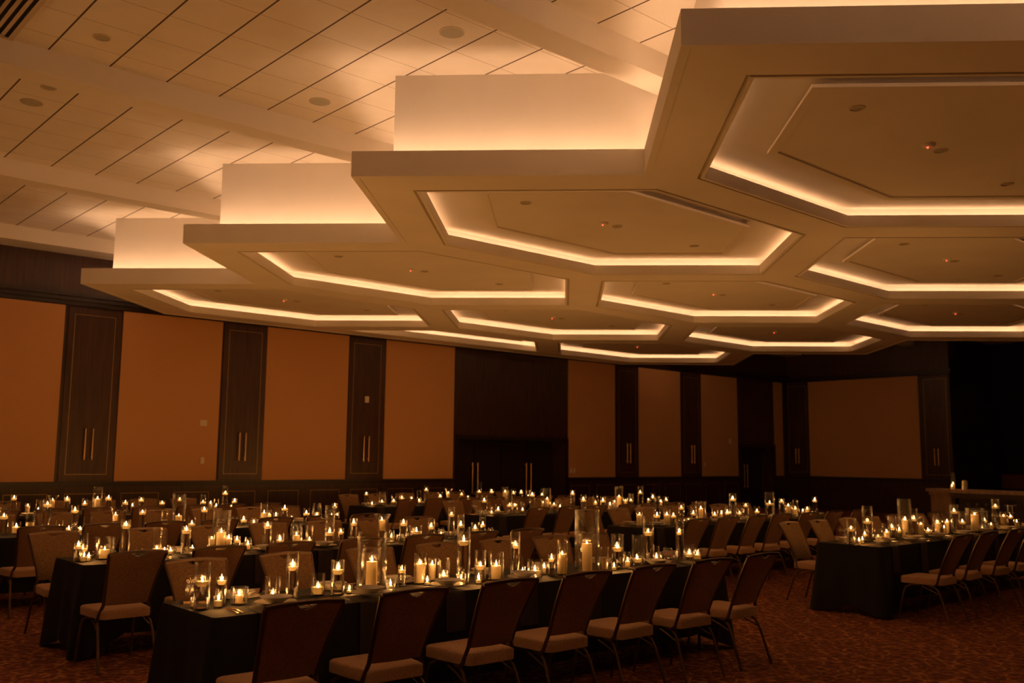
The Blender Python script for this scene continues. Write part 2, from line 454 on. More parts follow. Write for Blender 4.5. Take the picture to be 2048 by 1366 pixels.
# ------------------------------------------------------------------ hexagon canopy
S = 2.865
ZS = EYE               # heights below are in units of S above the eye
A_, C_, W_ = 1.04626, 0.78217, 0.1025
P1 = Vector((1.89244, 1.35059))
q2 = math.sqrt(0.5)
def E2W(e, z):         # canopy axes sit at 45 degrees to the room
    x = P1.x + q2 * (e[0] + e[1]); y = P1.y + q2 * (e[1] - e[0])
    return (x * S, y * S, ZS + z * S)
def cell_origin(i, j): return (-A_ * i + C_ * j, A_ * i + (A_ + C_) * j)
HEX = [(0, 0), (0, A_), (C_, A_ + C_), (A_ + C_, A_ + C_), (A_ + C_, C_), (A_, 0)]
HALF = [HEX[0], HEX[3], HEX[4], HEX[5]]
cells = [(i, j, HEX) for j in range(3) for i in range(-1, 3)] + [(3, 0, HEX), (3, 1, HALF)]
def inset(poly, d):
    n_ = len(poly); out_ = []
    area = sum(poly[k][0] * poly[(k + 1) % n_][1] - poly[(k + 1) % n_][0] * poly[k][1] for k in range(n_))
    sg = 1 if area > 0 else -1
    for k in range(n_):
        p0, p1, p2 = Vector(poly[k - 1]), Vector(poly[k]), Vector(poly[(k + 1) % n_])
        d1 = (p1 - p0).normalized(); d2 = (p2 - p1).normalized()
        n1 = Vector((-d1.y, d1.x)) * sg; n2 = Vector((-d2.y, d2.x)) * sg
        # intersection of the two shifted lines
        den = 1 + n1.dot(n2)
        out_.append(tuple(p1 + (n1 + n2) * (d / den)))
    return out_
def key(p): return (round(p[0], 3), round(p[1], 3))
detector_spots = []
lamp_spots = []
def build_canopy(cells, label):
    canopy = thing('ceiling_canopy', label, 'ceiling canopy', (0, 0, 0))
    edges = {}
    soff = MB()
    for (i, j, shape) in cells:
        o = cell_origin(i, j)
        poly = [(p[0] + o[0], p[1] + o[1]) for p in shape]
        n_ = len(poly)
        for k in range(n_):
            a, b2 = key(poly[k]), key(poly[(k + 1) % n_])
            if (b2, a) in edges: del edges[(b2, a)]
            else: edges[(a, b2)] = (poly[k], poly[(k + 1) % n_])
        half = shape is HALF
        soff.loops([[E2W(p, 1.0) for p in poly], [E2W(p, 1.0) for p in inset(poly, 0.090)]])
        prof = [(.090, 1.0), (.090, 1.022), (.102, 1.022), (.102, .999), (.114, .999), (.114, 1.048), (.106, 1.048), (.106, 1.03), (.058, 1.03), (.058, 1.088)]
        tin, pin = (.37, (.32, .352)) if not half else (.275, (.235, .262))
        b = MB(); b.loops([[E2W(p, z) for p in inset(poly, d)] for d, z in prof + [(tin, 1.088)]])
        cf = b.build('coffer', 'plaster', canopy)
        b = MB()
        rows = b.loops([[E2W(p, z) for p in inset(poly, d)] for d, z in [(tin, 1.088), (tin, 1.067), (pin[0], 1.067), (pin[0], 1.057), (pin[1], 1.057), (pin[1], 1.063)]])
        b.f.append(tuple(rows[-1])); b.mi.append(0)
        b.build('center_panel', 'plaster', cf)
        b = MB(); lw4 = [(.1055, 1.034), (.1055, 1.0475), (.1025, 1.0475), (.1025, 1.034), (.1055, 1.034)]
        b.cur = 1; b.loops([[E2W(p, z) for p in inset(poly, d)] for d, z in lw4[0:3]])
        b.cur = 0; b.loops([[E2W(p, z) for p in inset(poly, d)] for d, z in lw4[2:4]])
        b.cur = 1; b.loops([[E2W(p, z) for p in inset(poly, d)] for d, z in lw4[3:5]])
        b.build('light_strip', ['coffer_led', 'metal_trim'], cf)
        if not half:
            detector_spots.append((o[0] + .84, o[1] + .84, (i, j)))
            for t_ in (.5, .905, 1.31): lamp_spots.append((o[0] + t_, o[1] + t_, (i, j)))
    # outline of the whole cluster
    nxt = {a: (b2, e) for (a, b2), e in edges.items()}
    start = next(iter(nxt)); ring = []; cur = start
    while True:
        b2, e = nxt[cur]; ring.append(e[0]); cur = b2
        if cur == start: break
    # drop collinear points
    clean = []
    for k in range(len(ring)):
        p0, p1, p2 = Vector(ring[k - 1]), Vector(ring[k]), Vector(ring[(k + 1) % len(ring)])
        if abs((p1 - p0).normalized().cross((p2 - p1).normalized())) > 1e-3: clean.append(ring[k])
    ring = clean
    def off(d): return inset(ring, -d)
    soff.loops([[E2W(p, z) for p in off(d)] for d, z in ((0, 1.0), (.078, 1.0), (.078, .9965), (.1025, .9965))])
    soff.build('soffit', 'plaster', canopy)
    b = MB(); b.loops([[E2W(p, z) for p in off(d)] for d, z in ((.1025, .9965), (.1025, 1.09), (.092, 1.09), (.092, 1.035), (-.025, 1.035))])
    b.build('fascia', 'plaster', canopy)
    b = MB(); b.loops([[E2W(p, z) for p in off(-.025)] for z in (1.035, 1.4257)])
    b.build('neck', 'plaster', canopy)
    b = MB(); b.loops([[E2W(p, z) for p in off(d)] for d, z in ((.070, 1.037), (.070, 1.042), (.086, 1.042), (.086, 1.037), (.070, 1.037))])
    b.build('cove_light_strip', 'cove_led', canopy)


build_canopy(cells, 'stepped canopy of hexagonal coffers hanging below the tiled ceiling')
main_spots = (list(detector_spots), list(lamp_spots))
build_canopy([(i, -2.45, HEX) for i in (0, 1, 2, 3)], 'added row of hexagonal coffers over the left part of the hall, outside the view')  # unseen row, added so its coves brighten the left ceiling and wall
detector_spots, lamp_spots = main_spots

# fittings in the coffers
def place_word(ij):
    row = ['near', 'middle', 'far'][ij[1]]
    colw = {-1: 'rightmost', 0: 'second from the right', 1: 'third from the right', 2: 'fourth from the right', 3: 'leftmost'}[ij[0]]
    return 'the %s coffer of the %s row' % (colw, row)
det = None
for (a, b3, ij) in detector_spots:
    loc = E2W((a, b3), 1.063)
    lab = 'smoke detector with red light in ' + place_word(ij)
    if det is None:
        det = thing('smoke_detector', lab, 'smoke detector', loc, group='detectors in the coffers')
        b = MB(); b.lathe([(0, 0.0), (.062, 0.0), (.062, -.014), (.045, -.03), (0, -.032)], 20); b.build('housing', 'plaster', det, 40)
        b = MB(); b.lathe([(0, -.030), (.010, -.031), (.008, -.043), (0, -.046)], 10, -0.02, 0.0); b.build('indicator', 'red_led', det, 60, 'glowing red indicator')
    else:
        dup(det, loc, 0, lab)
def make_lamp(name, lab, cat, loc, r, group):
    t = thing(name, lab, cat, loc, group=group)
    b = MB(); b.lathe([(r, 0), (r, -.006), (r * .82, -.008), (r * .78, -.001)], 28); b.build('trim_ring', 'metal_trim', t, 40)
    b = MB(); b.lathe([(r * .78, -.001), (r * .6, -.0035), (0, -.0035)], 28); b.build('reflector', 'speaker_grille', t, 60)
    return t
lamp = None
cnt = {}
for (a, b3, ij) in lamp_spots:
    loc = E2W((a, b3), 1.063)
    q = cnt.get(ij, 0); cnt[ij] = q + 1
    lab = '%s unlit round downlight in %s' % (['nearest', 'middle', 'farthest'][q], place_word(ij))
    if lamp is None: lamp = make_lamp('recessed_downlight', lab, 'downlight', loc, 0.07, 'unlit downlights in the coffers')
    else: dup(lamp, loc, 0, lab)
l1 = make_lamp('recessed_downlight', 'unlit downlight in the tiles right of the air vent', 'downlight', (2.86, 9.33, CZ), 0.085, 'unlit downlights in the tiles')
dup(l1, (2.86, 11.07, CZ), 0, 'unlit downlight in the tiles left of the round speaker by the left edge')
for (x, y, tx) in ((5.32, 6.87, 'nearest of three, above the second canopy step'), (5.31, 9.33, 'middle of three, left of the pale canopy neck'), (2.85, 11.69, 'at the far left of the ceiling')):
    t = thing('ceiling_speaker', 'round ceiling speaker, ' + tx, 'speaker', (x, y, CZ), group='round ceiling speakers')
    b = MB(); b.lathe([(.125, 0), (.125, -.006), (.115, -.008)], 32); b.build('rim', 'metal_trim', t, 40)
    b = MB(); b.lathe([(.115, -.008), (0, -.010)], 32); b.build('grille', 'speaker_grille', t, 40)
# slotted air diffuser at the top left corner
t = thing('air_vent', 'slotted rectangular air vent in the tiles at the upper left', 'air vent', (2.22, 10.0, CZ))
b = MB(); b.box(-1.3, -1.6, -.004, 0, 0, 0.0); b.build('backing', 'black_gap', t)
b = MB()
for (xa, ya, xb, yb) in ((-1.3, -1.6, 0, -1.55), (-1.3, -.05, 0, 0), (-1.3, -1.55, -1.25, -.05), (-.05, -1.55, 0, -.05)): b.box(xa, ya, -.016, xb, yb, -.004)
b.build('vent_frame', 'metal_trim', t)
for s in range(16):
    xa = -1.25 + 0.075 * s
    b = MB(); b.box(xa, -1.55, -.014, xa + 0.036, -.05, -.004); b.build('slat', 'metal_trim', t)
# ------------------------------------------------------------------ banquet chairs
def rrect(w0, w1, y0, y1, r, z, n_=4):
    # rounded trapezoid outline: width w0 at y0, w1 at y1
    pts = []
    cs = [(-w0 / 2 + r, y0 + r, PI, 1.5 * PI), (w0 / 2 - r, y0 + r, 1.5 * PI, 2 * PI), (w1 / 2 - r, y1 - r, 0, .5 * PI), (-w1 / 2 + r, y1 - r, .5 * PI, PI)]
    for cx, cy_, a0, a1 in cs:
        for k in range(n_ + 1):
            a = a0 + (a1 - a0) * k / n_
            pts.append((cx + r * math.cos(a), cy_ + r * math.sin(a), z))
    return pts
def back_y(t): return -0.198 - 0.150 * t - 0.052 * t * t
def back_hw(t): return 0.178 + 0.050 * t ** 1.35
ZB0, ZB1 = 0.505, 0.915
def make_chair(label, group):
    t = thing('banquet_chair', label, 'chair', (0, 0, 0), group=group)
    b = MB()
    L = []
    for z, ins in ((.395, .012), (.397, .003), (.40, 0), (.457, 0), (.465, .004), (.4695, .012), (.474, .05), (.479, .11)):
        L.append(rrect(.400 - 2 * ins, .455 - 2 * ins, -.235 + ins, .220 - ins, .05, z))
    rows = b.loops(L); b.f.append(tuple(rows[0])); b.mi.append(0); b.f.append(tuple(rows[-1])); b.mi.append(0)
    b.build('seat', 'seat_fabric_lifted', t, 38)
    # padded back with the scooped hand hold under the crest rail
    b = MB(); nx, nz = 20, 8
    def P(u, v, side):
        notch = 0.033 * max(0.0, 1 - abs(u / .29) ** 1.8)
        zt = ZB1 - 0.003 - notch + 0.013 * (1 - u * u)
        z = ZB0 + (zt - ZB0) * v
        tt = (z - ZB0) / (ZB1 - ZB0)
        hw = back_hw(tt)
        pad = 0.013 * (1 - u ** 6) * (1 - (2 * v - 1) ** 8)
        th = 0.012 + pad
        return (u * (hw - .008), back_y(tt) - 0.018 * (1 - u * u) + (th if side > 0 else -th * .75), z)
    idx = {}
    for side in (1, -1):
        for a in range(nx + 1):
            for c in range(nz + 1):
                idx[side, a, c] = len(b.v); b.v.append(P(-1 + 2 * a / nx, c / nz, side))
    for a in range(nx):
        for c in range(nz):
            b.f.append((idx[1, a, c], idx[1, a + 1, c], idx[1, a + 1, c + 1], idx[1, a, c + 1])); b.mi.append(0)
            b.f.append((idx[-1, a, c], idx[-1, a, c + 1], idx[-1, a + 1, c + 1], idx[-1, a + 1, c])); b.mi.append(1)
    for a in range(nx):
        for c in (0, nz):
            b.f.append((idx[1, a, c], idx[-1, a, c], idx[-1, a + 1, c], idx[1, a + 1, c])); b.mi.append(0)
    for c in range(nz):
        for a in (0, nx):
            b.f.append((idx[1, a, c], idx[1, a, c + 1], idx[-1, a, c + 1], idx[-1, a, c])); b.mi.append(0)
    b.build('backrest', ['chair_fabric_dimmed', 'chair_fabric_lifted'], t, 50)
    # frame round the back
    b = MB()
    for s in (-1, 1):
        pts = [(s * .212, -.15, .385), (s * .208, -.18, .41), (s * .196, -.192, .46)]
        for k in range(9):
            tt = k / 8; pts.append((s * back_hw(tt), back_y(tt), ZB0 + (ZB1 - ZB0) * tt))
        b.tube(pts, .0135, 8)
    top = []
    for k in range(13):
        u = -1 + 2 * k / 12
        top.append((u * .230, back_y(1) - 0.02 * (1 - u * u) , ZB1 + .004 + .014 * (1 - u * u)))
    L = []
    for p_ in top:
        x, y, z = p_
        L.append([(x, y - .013, z - .010), (x, y + .013, z - .010), (x, y + .013, z + .008), (x, y, z + .013), (x, y - .013, z + .008)])
    rows = b.loops(L); b.f.append(tuple(rows[0])); b.mi.append(0); b.f.append(tuple(rows[-1])); b.mi.append(0)
    b.build('back_frame', 'chair_frame', t, 40)
    for s in (-1, 1):
        b = MB(); b.tube([(s * .18, -.06, .388), (s * .195, -.13, .384), (s * .207, -.185, .355), (s * .214, -.215, .30), (s * .228, -.315, .006)], .0115, 8)
        b.build('leg', 'chair_leg', t, 50)
        b = MB(); b.tube([(s * .18, .02, .388), (s * .198, .10, .384), (s * .210, .155, .355), (s * .216, .18, .30), (s * .224, .24, .006)], .0115, 8)
        b.build('leg', 'chair_leg', t, 50)
        b = MB(); b.tube([(s * .214, -.215, .30), (s * .20, -.10, .345), (s * .20, -.02, .375)], .007, 6)
        b.build('stretcher', 'chair_leg', t, 50)
    return t
TABLES = {  # name: x0, y front, x1, y back, words, front chairs, back chairs
 'T1': (2.45, 5.30, 7.40, 6.08, 'front left table', [2.62, 3.35, 4.08, 4.76, 5.47, 6.19, 6.87], [2.99, 3.76, 4.52, 5.24, 5.98, 6.62, 7.26]),
 'T2': (2.72, 8.42, 7.55, 9.20, 'second left table', [2.88, 3.58, 4.26, 4.99, 5.73, 6.44, 7.12], [2.93, 3.80, 4.52, 5.2, 5.92, 6.62, 7.3]),
 'T3': (2.40, 11.60, 7.35, 12.38, 'third left table', [3.04, 3.7, 4.39, 5.04, 5.78, 6.43, 7.1], [3.15, 3.86, 4.5, 5.2, 5.88, 6.55, 7.15]),
 'T4': (2.40, 14.85, 7.30, 15.63, 'rear left table', [3.45, 4.07, 4.72, 5.4, 6.07, 6.72, 7.33], [4.03, 4.75, 5.5, 6.2, 6.9]),
 'R': (10.10, 5.15, 15.0, 5.93, 'front right table', [10.42, 11.15, 11.9, 12.6], [10.68, 11.38, 12.08, 12.72, 13.4, 14.1, 14.75]),
 'M': (10.10, 8.45, 14.95, 9.23, 'second right table', [10.2, 10.85, 11.52, 12.2, 12.92, 13.68, 14.45], [10.5, 11.15, 11.8, 12.45, 13.15, 13.8, 14.5]),
 'N': (10.0, 11.6, 14.9, 12.38, 'third right table', [10.28, 10.99, 11.62, 12.37, 12.97, 13.7, 14.4], [10.4, 11.05, 11.72, 12.4, 13.1, 13.8, 14.5]),
 'O': (9.9, 14.95, 14.8, 15.73, 'rear right table', [10.19, 10.86, 11.6, 12.29, 13.03, 13.66, 14.24], [10.35, 11.05, 11.75, 12.45, 13.15, 13.9, 14.5]),
}
proto = None
for tn, (x0, yf, x1, yb, words, fr_, bk_) in TABLES.items():
    for side, xs_ in (('near', fr_), ('far', bk_)):
        for q, x in enumerate(xs_):
            gap = 0.36 if tn != 'R' or side == 'near' else 0.31
            y = yf - gap if side == 'near' else yb + gap
            y += random.uniform(-.02, .02)
            rz = (0 if side == 'near' else PI) + random.uniform(-.05, .05)
            nm = ORD[q] + (' from left' if q else '')
            if side == 'near': lab = '%s brown banquet chair%s, back turned to us, near side of %s' % (ORD[q], ' from left', words)
            else: lab = '%s banquet chair from left facing us, tan front lit, far side of %s' % (ORD[q], words)
            grp = 'chairs on the %s side of the %s' % (side, words)
            if proto is None:
                proto = make_chair(lab, grp); proto.location = (x, y, 0); proto.rotation_euler = (0, 0, rz)
            else: dup(proto, (x, y, 0), rz, lab, grp)

# ------------------------------------------------------------------ tables and cloths
TOP = 0.765
def cloth(x0, y0, x1, y1):
    b = MB()
    per = []
    r = 0.03
    def edge(p, q, n_):
        for k in range(n_): per.append((p[0] + (q[0] - p[0]) * k / n_, p[1] + (q[1] - p[1]) * k / n_))
    nl_, ns_ = 110, 26
    def corner(cx, cy_, a0):
        for k in range(5):
            a = a0 + .5 * PI * k / 5; per.append((cx + r * math.cos(a), cy_ + r * math.sin(a)))
    edge((x0 + r, y0), (x1 - r, y0), nl_); corner(x1 - r, y0 + r, 1.5 * PI)
    edge((x1, y0 + r), (x1, y1 - r), ns_); corner(x1 - r, y1 - r, 0)
    edge((x1 - r, y1), (x0 + r, y1), nl_); corner(x0 + r, y1 - r, .5 * PI)
    edge((x0, y1 - r), (x0, y0 + r), ns_); corner(x0 + r, y0 + r, PI)
    cx, cy_ = (x0 + x1) / 2, (y0 + y1) / 2
    n_ = len(per); nrm = []
    for k in range(n_):
        p0, p1 = per[k - 1], per[(k + 1) % n_]
        d = Vector((p1[0] - p0[0], p1[1] - p0[1])).normalized(); nrm.append((d.y, -d.x))
    L = [[(p[0] - nx_ * .02, p[1] - ny_ * .02, TOP) for p, (nx_, ny_) in zip(per, nrm)], [(p[0] - nx_ * .004, p[1] - ny_ * .004, TOP - .001) for p, (nx_, ny_) in zip(per, nrm)]]
    ph = random.uniform(0, 6)
    for v in (.03, .12, .25, .45, .65, .85, 1.0):
        row = []
        for k, (p, (nx_, ny_)) in enumerate(zip(per, nrm)):
            dc = min(math.hypot(p[0] - cx_, p[1] - cy2) for cx_ in (x0, x1) for cy2 in (y0, y1))
            c_ = max(0.0, 1 - dc / .36)
            hs_ = .17 if min(abs(p[1] - y0), abs(p[1] - y1)) < .04 else .10
            hem = hs_ - (hs_ - .008) * c_ ** .7 + .008 * math.sin(k * .21 + ph)
            z = TOP - .004 - (TOP - .004 - hem) * v
            o_ = .002 + v * (.022 + .085 * c_ ** 2) + v * .016 * math.sin(k * .55 + ph) * (1 - c_) + v * v * .012 * math.sin(k * .23 + ph * 2)
            row.append((p[0] + nx_ * o_, p[1] + ny_ * o_, max(z, .006)))
        L.append(row)
    rows = b.loops(L); b.f.append(tuple(rows[0])); b.mi.append(0)
    return b
tb0 = None
for tn, (x0, yf, x1, yb, words, fr_, bk_) in TABLES.items():
    lab = 'long banquet table hidden under the black cloth, the ' + words
    xm = (x0 + x1) / 2; L_ = x1 - x0 - .03; D_ = yb - yf - .03
    t = thing('banquet_table', lab, 'table', (xm, (yf + yb) / 2, 0), group='banquet tables')
    b = MB(); b.box(-L_ / 2, -D_ / 2, .735, L_ / 2, D_ / 2, .760); b.build('tabletop', 'table_laminate', t)
    for sx in (-1, 1):
        for sy in (-1, 1):
            b = MB(); b.tube([(sx * (L_ / 2 - .25), sy * (D_ / 2 - .08), .735), (sx * (L_ / 2 - .25), sy * (D_ / 2 - .08), 0)], .014, 8); b.build('leg', 'dark_steel', t, 40)
    o = cloth(x0, yf, x1, yb).build('tablecloth', 'black_linen', None, 50)
    tag(o, 'floor-length black cloth draped over the ' + words, 'tablecloth', 'black tablecloths')

# ------------------------------------------------------------------ candles and glass
def vase_profile(kind, R, H):
    wl_ = min(.0035, R * .12); bs = min(.012, H * .12)
    if kind == 'VO': o_ = [(R * .82, 0), (R * .86, .003), (R, H)]
    elif kind == 'TA': o_ = [(R * .86, 0), (R * .97, .01), (R, H * .12), (R * .97, H * .35), (R * .82, H * .72), (R * .68, H)]
    elif kind == 'HU': o_ = [(R * .55, 0), (R * .56, .008), (R * .40, H * .14), (R * .38, H * .30), (R * .46, H * .55), (R * .68, H * .82), (R, H)]
    elif kind in ('BO', 'BX'):
        o_ = [(R * .45, 0), (R * .5, .003)] + [(R * math.cos(a), H * .48 + H * .48 * math.sin(a)) for a in (-1.0, -.7, -.35, 0, .35, .7, .95)] + [(R * .60, H)]
    else: o_ = [(R * .97, 0), (R, .004), (R, H)]
    inn = [(max(r - wl_, .004), z) for r, z in reversed(o_) if z > bs]
    rb = inn[-1][0]
    return [(0, 0)] + o_ + inn + [(rb, bs), (0, bs)], bs, wl_
def inner_r(kind, R, H, z, wl_):
    pr, bs, _ = vase_profile(kind, R, H)
    o_ = pr[1:]
    best = R
    for (r0, z0), (r1, z1) in zip(o_, o_[1:]):
        if z0 <= z <= z1 and z1 > z0:
            best = r0 + (r1 - r0) * (z - z0) / (z1 - z0); break
    return best - wl_
def flame_mesh(s=1.0, tilt=0.0):
    b = MB(); pr = [(0, 0), (.0035, .002), (.0060, .008), (.0062, .013), (.0045, .021), (.0022, .030), (0, .040)]
    b.lathe([(r * s, z * s) for r, z in pr], 10)
    b.v = [(x + z * tilt, y, z) for x, y, z in b.v]
    return b
FLM = [flame_mesh(s, tl).mesh('flame', 'flame', 60) for s, tl in ((1, 0), (.9, .12), (1.1, -.08), (.75, .05))]
wk = MB(); wk.tube([(0, 0, 0), (.0006, 0, .010)], .0009, 5)
WK = wk.mesh('wick', 'wick')
def child(name, me, parent, loc=(0, 0, 0)):
    o = bpy.data.objects.new(name, me); C.objects.link(o); o.parent = parent; o.location = loc
    return o
LIGHTS = []
LOWLIGHTS = []
for e in (.55, .8, 1.0, 1.3):
    l = bpy.data.lights.new('candle_light', 'POINT'); l.color = FLAME_RGB; l.energy = CANDLE_W * e; l.shadow_soft_size = .009
    LIGHTS.append(l)
    l = l.copy(); l.energy = CANDLE_W * e * .95; l.shadow_soft_size = .005; LOWLIGHTS.append(l)
SEG = 28
WAXC = {}
def candle(kind, label, x, y, zbot, r, hgt, power, lit=True, group=None):
    names = {'float': 'floating_candle', 'pillar': 'pillar_candle', 'votive': 'votive_candle'}
    t = thing(names[kind], label, 'candle', (x, y, zbot), group=group)
    k_ = (kind, round(r, 3), round(hgt, 3))
    if k_ not in WAXC:
        b = MB()
        if kind == 'float':
            b.lathe([(0, 0), (r * .62, 0), (r * .86, hgt * .30), (r * .99, hgt * .70), (r, hgt * .90), (r * .97, hgt * .98), (r * .91, hgt), (r * .84, hgt * .93), (r * .66, hgt * .70), (0, hgt * .62)], SEG)
        elif kind == 'pillar':
            d = min(.016, hgt * .25)
            b.lathe([(0, 0), (r * .96, 0), (r, .003), (r, hgt - .004), (r * .98, hgt - .001), (r * .94, hgt), (r * .89, hgt - d * .35), (r * .78, hgt - d * .85), (0, hgt - d)], SEG)
        else:
            b.lathe([(0, 0), (r * .98, 0), (r, hgt * .95), (r * .93, hgt), (r * .5, hgt - .002), (0, hgt - .003)], SEG)
        WAXC[k_] = b.mesh('wax', 'wax', 40)
    child('wax', WAXC[k_], t)
    zt = hgt - {'float': hgt * .38, 'pillar': min(.016, hgt * .25), 'votive': .003}[kind]
    child('wick', WK, t, (0, 0, zt - .001))
    if lit:
        f_ = child('flame', random.choice(FLM), t, (0, 0, zt + .004)); f_.rotation_euler = (0, 0, random.uniform(0, 6))
        f_.scale = (1.35, 1.35, 1.35) if r > .035 else (1.15, 1.15, 1.2)
        lo = bpy.data.objects.new('candle_light', LIGHTS[power]); C.objects.link(lo); lo.parent = t
        lo.location = (0, 0, max(zt + .022, hgt + .006))
        if kind != 'votive':        # the foot of the flame stands in the melt pool and shines through the wax rim
            lo = bpy.data.objects.new('candle_light', LOWLIGHTS[power]); C.objects.link(lo); lo.parent = t
            lo.location = (0, 0, zt + .009)
    return t
